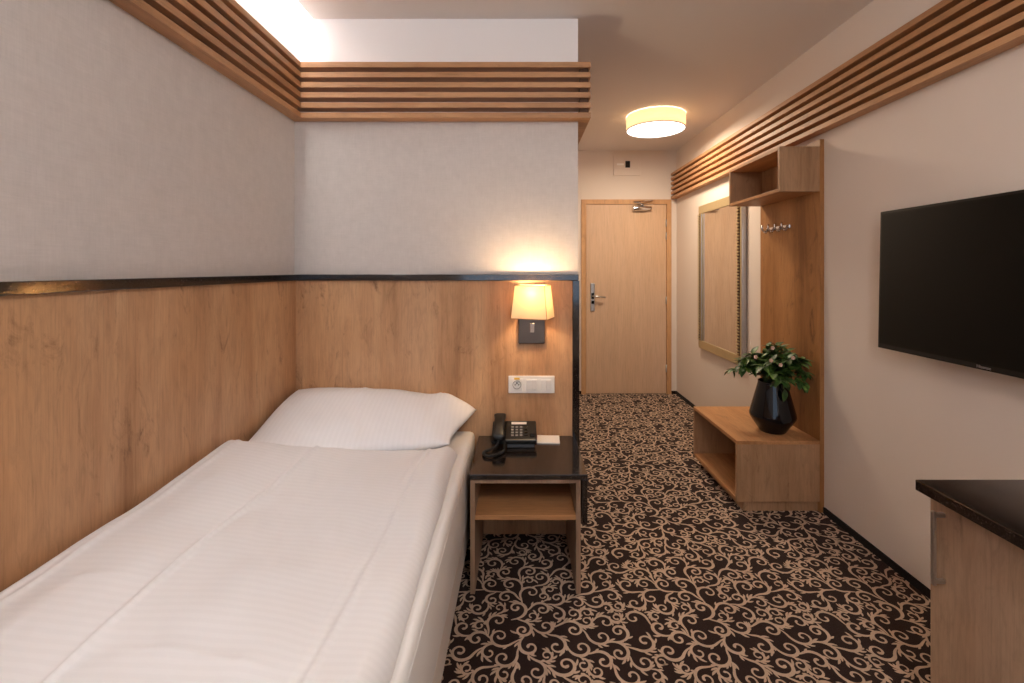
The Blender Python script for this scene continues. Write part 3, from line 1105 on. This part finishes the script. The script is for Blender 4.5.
p0, p1 = P(508.5, 392.8, 194.8), P(554.5, 375.5, 194.8)
t = thing('socket_panel', 'white triple panel with one socket and two switches under the wall lamp', 'socket', ((p0.x + p1.x) / 2, LY, p0.z))
fr = obj('frame', MB().box(p0.x, p1.x, LY - 0.009, LY, p0.z, p1.z, bev=0.003), 'white_plastic', t)
wq = (p1.x - p0.x - 0.012) / 3
zc = (p0.z + p1.z) / 2
for k in range(3):
    xa = p0.x + 0.006 + k * wq
    xm = xa + wq / 2
    if k == 0:
        s_ = obj('socket', MB().box(xa + 0.008, xa + wq - 0.008, LY - 0.012, LY - 0.0088, zc - 0.031, zc + 0.031, bev=0.002), 'white_plastic', t)
        R90 = Matrix.Translation((xm, LY - 0.0118, zc)) @ Matrix.Rotation(math.radians(90), 4, 'X')
        obj('socket_well', MB().lathe([(0.022, 0.0), (0.022, 0.003), (0.019, 0.003), (0.019, 0.0005), (0.022, 0.0)], 0, 0, 32, R90, close=False), 'key', s_)
        obj('socket_hole', MB().lathe([(0.003, 0.0), (0.003, 0.0012)], -0.009, 0, 12, R90).lathe([(0.003, 0.0), (0.003, 0.0012)], 0.009, 0, 12, R90)
            .lathe([(0.0035, 0.0), (0.0035, 0.009)], 0, 0.010, 12, R90), 'hole', s_)
        obj('sticker', MB().box(xm - 0.014, xm + 0.014, LY - 0.0128, LY - 0.0119, zc + 0.026, zc + 0.036), 'yellow', s_)
    else:
        for h_ in (0, 1):
            xx = xa + 0.010 + h_ * (wq - 0.020) / 2
            mxr = Matrix.Translation((0, LY - 0.011, zc)) @ Matrix.Rotation(math.radians(3.0), 4, 'X')
            obj('switch', MB().box(xx + 0.0008, xx + (wq - 0.020) / 2 - 0.0008, -0.0035, 0.002, -0.026, 0.026, bev=0.0015, mx=mxr), 'white_plastic', t)

# ---------------------------------------------------------------- hall stand: back panel, hat shelf, hooks, bench
PX = 1.668                      # face of the oak back panel
PY0, PY1 = 2.566, 3.205
rack = thing('coat_rack', 'tall oak coat rack board with hooks and a box shelf on the right wall', 'coat rack', (XR, (PY0 + PY1) / 2, 0))
obj('back_board', MB().box(PX, XR - 0.0005, PY0, PY1, 0.001, 2.085, bev=0.001), 'wood_board', rack)
t = None
HX0, HY0, HY1, HZ0, HZ1 = 1.443, PY0 + 0.002, 3.190, 1.793, 2.045
TH = 0.018
t = obj('hat_shelf', MB().box(PX - 0.008, PX - 0.0005, HY0 + TH + 0.0003, HY1 - TH - 0.0003, HZ0 + TH + 0.0003, HZ1 - TH - 0.0003), 'wood_z', rack)
obj('end_panel', MB().box(HX0, PX - 0.0005, HY0, HY0 + TH, HZ0, HZ1, bev=0.001), 'wood_z', t)
obj('end_panel', MB().box(HX0, PX - 0.0005, HY1 - TH, HY1, HZ0, HZ1, bev=0.001), 'wood_z', t)
obj('bottom_board', MB().box(HX0, PX - 0.0005, HY0 + TH + 0.0003, HY1 - TH - 0.0003, HZ0, HZ0 + TH, bev=0.001), 'wood_y', t)
obj('top_board', MB().box(HX0, PX - 0.0005, HY0 + TH + 0.0003, HY1 - TH - 0.0003, HZ1 - TH, HZ1, bev=0.001), 'wood_y', t)

# hooks
ya, yb = F / 148.5, F / 160.5
HZ = 1.625
t = obj('hook_rail', MB().box(PX - 0.006, PX - 0.0003, yb - 0.02, ya + 0.02, HZ - 0.012, HZ + 0.012, bev=0.003), 'chrome', rack)
for k in range(4):
    y = yb + (ya - yb) * (k + 0.0) / 3
    obj('hook', MB().tube([(PX - 0.005, y, HZ + 0.005), (PX - 0.022, y, HZ - 0.012), (PX - 0.040, y, HZ - 0.008), (PX - 0.046, y, HZ + 0.012), (PX - 0.043, y, HZ + 0.028)], [0.005, 0.005, 0.005, 0.005, 0.0065], 10)
        .tube([(PX - 0.005, y, HZ - 0.004), (PX - 0.02, y, HZ - 0.026), (PX - 0.028, y, HZ - 0.022), (PX - 0.030, y, HZ - 0.012)], 0.0042, 8), 'chrome', t)

# bench
t = thing('hall_bench', 'low oak bench with an open compartment under the vase', 'bench', (1.45, 2.87, 0))
QX0, QX1, QY0, QY1, QZ0, QZ1 = 1.205, PX - 0.0006, PY0 + 0.001, 3.215, 0.060, 0.400
BT = 0.020
obj('top_board', MB().box(QX0, QX1, QY0, QY1, QZ1 - BT, QZ1, bev=0.001), 'wood_y', t)
obj('bottom_board', MB().box(QX0, QX1, QY0 + BT + 0.0003, QY1 - BT - 0.0003, QZ0, QZ0 + BT, bev=0.001), 'wood_y', t)
obj('end_panel', MB().box(QX0, QX1, QY0, QY0 + BT, QZ0, QZ1 - BT - 0.0003, bev=0.001), 'wood_z', t)
obj('end_panel', MB().box(QX0, QX1, QY1 - BT, QY1, QZ0, QZ1 - BT - 0.0003, bev=0.001), 'wood_z', t)
obj('back_panel', MB().box(QX1 - 0.010, QX1, QY0 + BT + 0.0003, QY1 - BT - 0.0003, QZ0 + BT + 0.0003, QZ1 - BT - 0.0003), 'wood_grey', t)
obj('plinth', MB().box(QX0 + 0.045, QX1, QY0 + 0.018, QY1 - 0.03, 0.0012, QZ0 - 0.0003, bev=0.001), 'wood_z', t)

# ---------------------------------------------------------------- vase and bouquet
VC = Vector((1.490, 2.725, 0.4005))
vp = [(0.055, 0.0), (0.076, 0.002), (0.079, 0.006), (0.098, 0.032), (0.120, 0.062), (0.135, 0.086), (0.1385, 0.098), (0.136, 0.110), (0.122, 0.160),
      (0.108, 0.210), (0.096, 0.250), (0.088, 0.278), (0.086, 0.292), (0.087, 0.298), (0.084, 0.299), (0.082, 0.290), (0.084, 0.276), (0.092, 0.248), (0.103, 0.21), (0.117, 0.16), (0.129, 0.112), (0.128, 0.09), (0.09, 0.03), (0.02, 0.012)]
o = obj('vase', MB().lathe([(r, VC.z + z) for r, z in [(r * 0.91, z) for r, z in vp]], VC.x, VC.y, 72), 'vase', loc=VC)
tag(o, 'glossy dark faceted-waist vase standing on the low oak bench', 'vase')


def build_bouquet():
    rnd = random.Random(11)
    t = thing('leafy_bouquet', 'bouquet of glossy green leaves with a few pale blossoms in the dark vase', 'bouquet', (VC.x, VC.y, VC.z + 0.28))
    stems, leaves = MB(), bmesh.new()

    def leaf(p, d, up, L, Wd):
        d = d.normalized()
        side = d.cross(up)
        if side.length < 1e-3:
            side = Vector((1, 0, 0))
        side.normalize()
        nrm = side.cross(d).normalized()
        rows = []
        n = 6
        for i in range(n + 1):
            a = i / n
            w = Wd * math.sin(math.pi * min(1, a * 0.93 + 0.04)) ** 0.85 * (1.15 - 0.4 * a)
            c = p + d * (L * a) - nrm * (L * 0.28 * a * a)
            fold = nrm * (w * 0.30)
            rows.append([leaves.verts.new(c - side * w + fold), leaves.verts.new(c), leaves.verts.new(c + side * w + fold)])
        for A, B in zip(rows, rows[1:]):
            for k in range(2):
                f = leaves.faces.new([A[k], A[k + 1], B[k + 1], B[k]])
                f.smooth = True

    tips = []
    for s_ in range(46):
        az = s_ * 2.399 + rnd.uniform(-0.3, 0.3)
        out = math.sqrt((s_ + 0.5) / 46)
        p0 = Vector((VC.x + 0.040 * math.cos(az) * out, VC.y + 0.040 * math.sin(az) * out, VC.z + 0.20))
        reach = 0.225 * out * rnd.uniform(0.8, 1.08)
        top = 0.475 - 0.125 * out * out + rnd.uniform(-0.04, 0.035)
        p3 = Vector((VC.x + reach * math.cos(az), VC.y + reach * math.sin(az), VC.z + top))
        p1 = Vector((VC.x + 0.055 * out * math.cos(az), VC.y + 0.055 * out * math.sin(az), VC.z + 0.31))
        pm = (p1 + p3) / 2 + Vector((0, 0, 0.03))
        if p3.x > PX - 0.04:
            p3.x = PX - 0.04 - rnd.uniform(0, 0.03)
        pts = catmull([p0, p1, pm, p3], 6)
        stems.tube(pts, 0.0022, 5)
        n = len(pts)
        for k in range(7, n):
            if rnd.random() < 0.92:
                for _ in range(2 if k > n - 6 else 1):
                    d0 = (pts[min(k + 1, n - 1)] - pts[k - 1]).normalized()
                    a2 = rnd.uniform(0, 6.283)
                    lat = Vector((math.cos(a2), math.sin(a2), rnd.uniform(-0.5, 0.4)))
                    d = (d0 * 0.7 + lat * 0.9)
                    L = rnd.uniform(0.046, 0.074)
                    pt = pts[k]
                    end = pt + d.normalized() * L
                    if end.x > PX - 0.008:
                        d.x = -abs(d.x)
                    # keep the leaves out of the vase
                    rr = math.hypot(pt.x - VC.x, pt.y - VC.y)
                    if pt.z < VC.z + 0.315:
                        continue
                    end = pt + d.normalized() * L
                    if end.z - L * 0.3 < VC.z + 0.31 and math.hypot(end.x - VC.x, end.y - VC.y) < 0.15:
                        d.z = abs(d.z) + 0.25
                    leaf(pt, d, Vector((0, 0, 1)), L, L * 0.27)
        tips.append(p3)
    # one long leaf hanging down over the front of the vase
    fp = Vector((VC.x + 0.006, VC.y - 0.098, VC.z + 0.325))
    stems.tube([Vector((VC.x, VC.y - 0.05, VC.z + 0.28)), Vector((VC.x, VC.y - 0.085, VC.z + 0.335)), Vector((VC.x + 0.004, VC.y - 0.102, VC.z + 0.318)), Vector((VC.x + 0.008, VC.y - 0.112, VC.z + 0.26))], 0.002, 5)
    leaf(Vector((VC.x + 0.008, VC.y - 0.110, VC.z + 0.275)), Vector((-0.05, -0.22, -1)), Vector((0, -1, 0)), 0.070, 0.018)
    leaf(Vector((VC.x + 0.010, VC.y - 0.108, VC.z + 0.315)), Vector((0.45, -0.3, -0.8)), Vector((0, -1, 0)), 0.055, 0.014)
    leaf(Vector((VC.x - 0.02, VC.y - 0.10, VC.z + 0.34)), Vector((-0.6, -0.3, -0.6)), Vector((0, -1, 0)), 0.070, 0.020)
    obj('stems', stems, 'stem', t)
    me_o = obj('leaves', leaves, 'leaf', t)
    me_o['kind'] = 'stuff'
    for px_, py_, s in ((755.5, 357, 182), (771, 360.5, 184), (780.5, 365, 183), (772.5, 348, 182), (793, 358, 178)):
        c = P(px_, py_, s)
        fb = MB()
        for k in range(5):
            a = k * 1.2566
            m_ = Matrix.Translation(c + Vector((0.006 * math.cos(a), -0.002, 0.006 * math.sin(a)))) @ Matrix.Diagonal((0.0055, 0.0045, 0.0055, 1))
            bmesh.ops.create_uvsphere(fb.bm, u_segments=10, v_segments=7, radius=1.0, matrix=m_)
        obj('blossom', fb, 'blossom', t, smooth=True)


build_bouquet()

# ---------------------------------------------------------------- mirror
MY0, MY1, MZ0, MZ1 = 3.45, 4.31, 0.625, 1.945
MXf = XR - 0.030
t = thing('wall_mirror', 'tall mirror in a ribbed champagne frame on the right wall near the door', 'mirror', (XR, (MY0 + MY1) / 2, MZ0))
fr = MB()
fw = 0.075
ff = MXf
for (y0, y1, z0, z1) in ((MY0, MY1, MZ0, MZ0 + fw), (MY0, MY1, MZ1 - fw, MZ1), (MY0, MY0 + fw, MZ0 + fw, MZ1 - fw), (MY1 - fw, MY1, MZ0 + fw, MZ1 - fw)):
    fr.box(ff, XR - 0.0003, y0, y1, z0, z1, bev=0.004)
f_o = obj('mirror_frame', fr, 'gilt', t)
nr = 48
for y in (MY0 + fw - 0.012, MY1 - 0.028):
    rb = MB()
    rb.box(ff - 0.002, ff + 0.001, y - 0.019, y + 0.019, MZ0 + fw, MZ1 - fw, mi=1)
    for k in range(nr):
        z = MZ0 + fw + (MZ1 - MZ0 - 2 * fw) * (k + 0.5) / nr
        rb.box(ff - 0.014, ff - 0.001, y - 0.017, y + 0.017, z - 0.0065, z + 0.0065, bev=0.002)
    obj('ribbing', rb, ['gilt', 'slat_back'], f_o)
obj('silver_bead', MB().box(ff - 0.005, XR - 0.0004, MY0 - 0.008, MY0 + 0.014, MZ0 + 0.004, MZ1 - 0.004, bev=0.003), 'silver', f_o)
obj('silver_bead', MB().box(ff - 0.007, ff + 0.001, MY1 - fw - 0.012, MY1 - fw - 0.008, MZ0 + fw, MZ1 - fw, bev=0.002), 'silver', f_o)
obj('mirror_glass', MB().box(ff + 0.008, ff + 0.014, MY0 + fw - 0.004, MY1 - fw + 0.004, MZ0 + fw - 0.004, MZ1 - fw + 0.004), 'mirror', t)

# ---------------------------------------------------------------- television
t = thing('television', 'flat black television mounted on the right wall', 'television', (XR, 1.55, 1.3))
TY1, TY0 = F / 221.0, F / 221.0 - 1.075
TZ0, TZ1 = 1.006, 1.618
TXf = 1.620
tm = Matrix.Translation((TXf, 0, (TZ0 + TZ1) / 2)) @ Matrix.Rotation(math.radians(1.1), 4, 'Y') @ Matrix.Translation((0, 0, -(TZ0 + TZ1) / 2))
tv = obj('casing', MB().box(0.0, 0.016, TY0, TY1, TZ0, TZ1, bev=0.003, mx=tm).box(0.016, 0.036, TY0 + 0.12, TY1 - 0.12, TZ0 + 0.06, TZ1 - 0.12, bev=0.01, mx=tm), 'black_gloss', t)
obj('screen', MB().box(-0.0012, 0.002, TY0 + 0.011, TY1 - 0.011, TZ0 + 0.020, TZ1 - 0.011, mx=tm), 'screen', t)
obj('wall_bracket', MB().box(TXf + 0.038, XR - 0.0003, 1.40, 1.70, 1.20, 1.46, bev=0.003), 'black_plastic', t)
# small silver wordmark on the lower bezel
fc = bpy.data.curves.new('wordmark', 'FONT')
fc.body = 'Hisense'
fc.size = 0.016
fc.extrude = 0.0006
fc.align_x = 'CENTER'
fo = bpy.data.objects.new('wordmark', fc)
COL.objects.link(fo)
bpy.context.view_layer.update()
wm = bpy.data.meshes.new_from_object(fo.evaluated_get(bpy.context.evaluated_depsgraph_get()))
bpy.data.objects.remove(fo)
yl = F / (363.0 + 0) * 1.0
syl = (988 - 521) / 1.628
yl = F / syl
lm = tm @ Matrix.Translation((-0.0016, yl, TZ0 + 0.006)) @ Matrix.Rotation(math.radians(-90), 4, 'Z') @ Matrix.Rotation(math.radians(90), 4, 'X')
wm.transform(Matrix.Translation(-Vector(t.location)) @ lm)
wm.materials.append(M['silver'])
wo = bpy.data.objects.new('wordmark', wm)
COL.objects.link(wo)
wo.parent = t

# ---------------------------------------------------------------- cabinet
t = thing('sideboard', 'oak sideboard with black granite worktop at the lower right', 'sideboard', (1.44, 0.85, 0))
CX0, CX1, CY1, CY0 = 1.203, XR - 0.014, F / 340.0, 0.35
obj('carcass', MB().box(CX0 + 0.021, CX1, CY0, CY1, 0.06, 0.7215).box(CX0 + 0.05, CX1, CY0, CY1 - 0.02, 0.0012, 0.06), 'wood_grey', t)
obj('worktop', MB().box(1.139, CX1, CY0 - 0.02, F / 346.0, 0.722, 0.752, bev=0.002), 'granite', t)
ysplit = (CY0 + CY1) / 2
for (a, b_, hy) in ((ysplit + 0.0015, CY1 - 0.001, CY1 - 0.045), (CY0, ysplit - 0.0015, CY0 + 0.045)):
    d_ = obj('door', MB().box(CX0, CX0 + 0.0195, a, b_, 0.062, 0.719, bev=0.0012), 'wood_grey', t)
    obj('handle', MB().box(CX0 - 0.034, CX0 - 0.026, hy - 0.006, hy + 0.006, 0.462, 0.672, bev=0.002)
        .box(CX0 - 0.027, CX0 - 0.0003, hy - 0.005, hy + 0.005, 0.655, 0.667, bev=0.001).box(CX0 - 0.027, CX0 - 0.0003, hy - 0.005, hy + 0.005, 0.467, 0.479, bev=0.001), 'steel', d_)
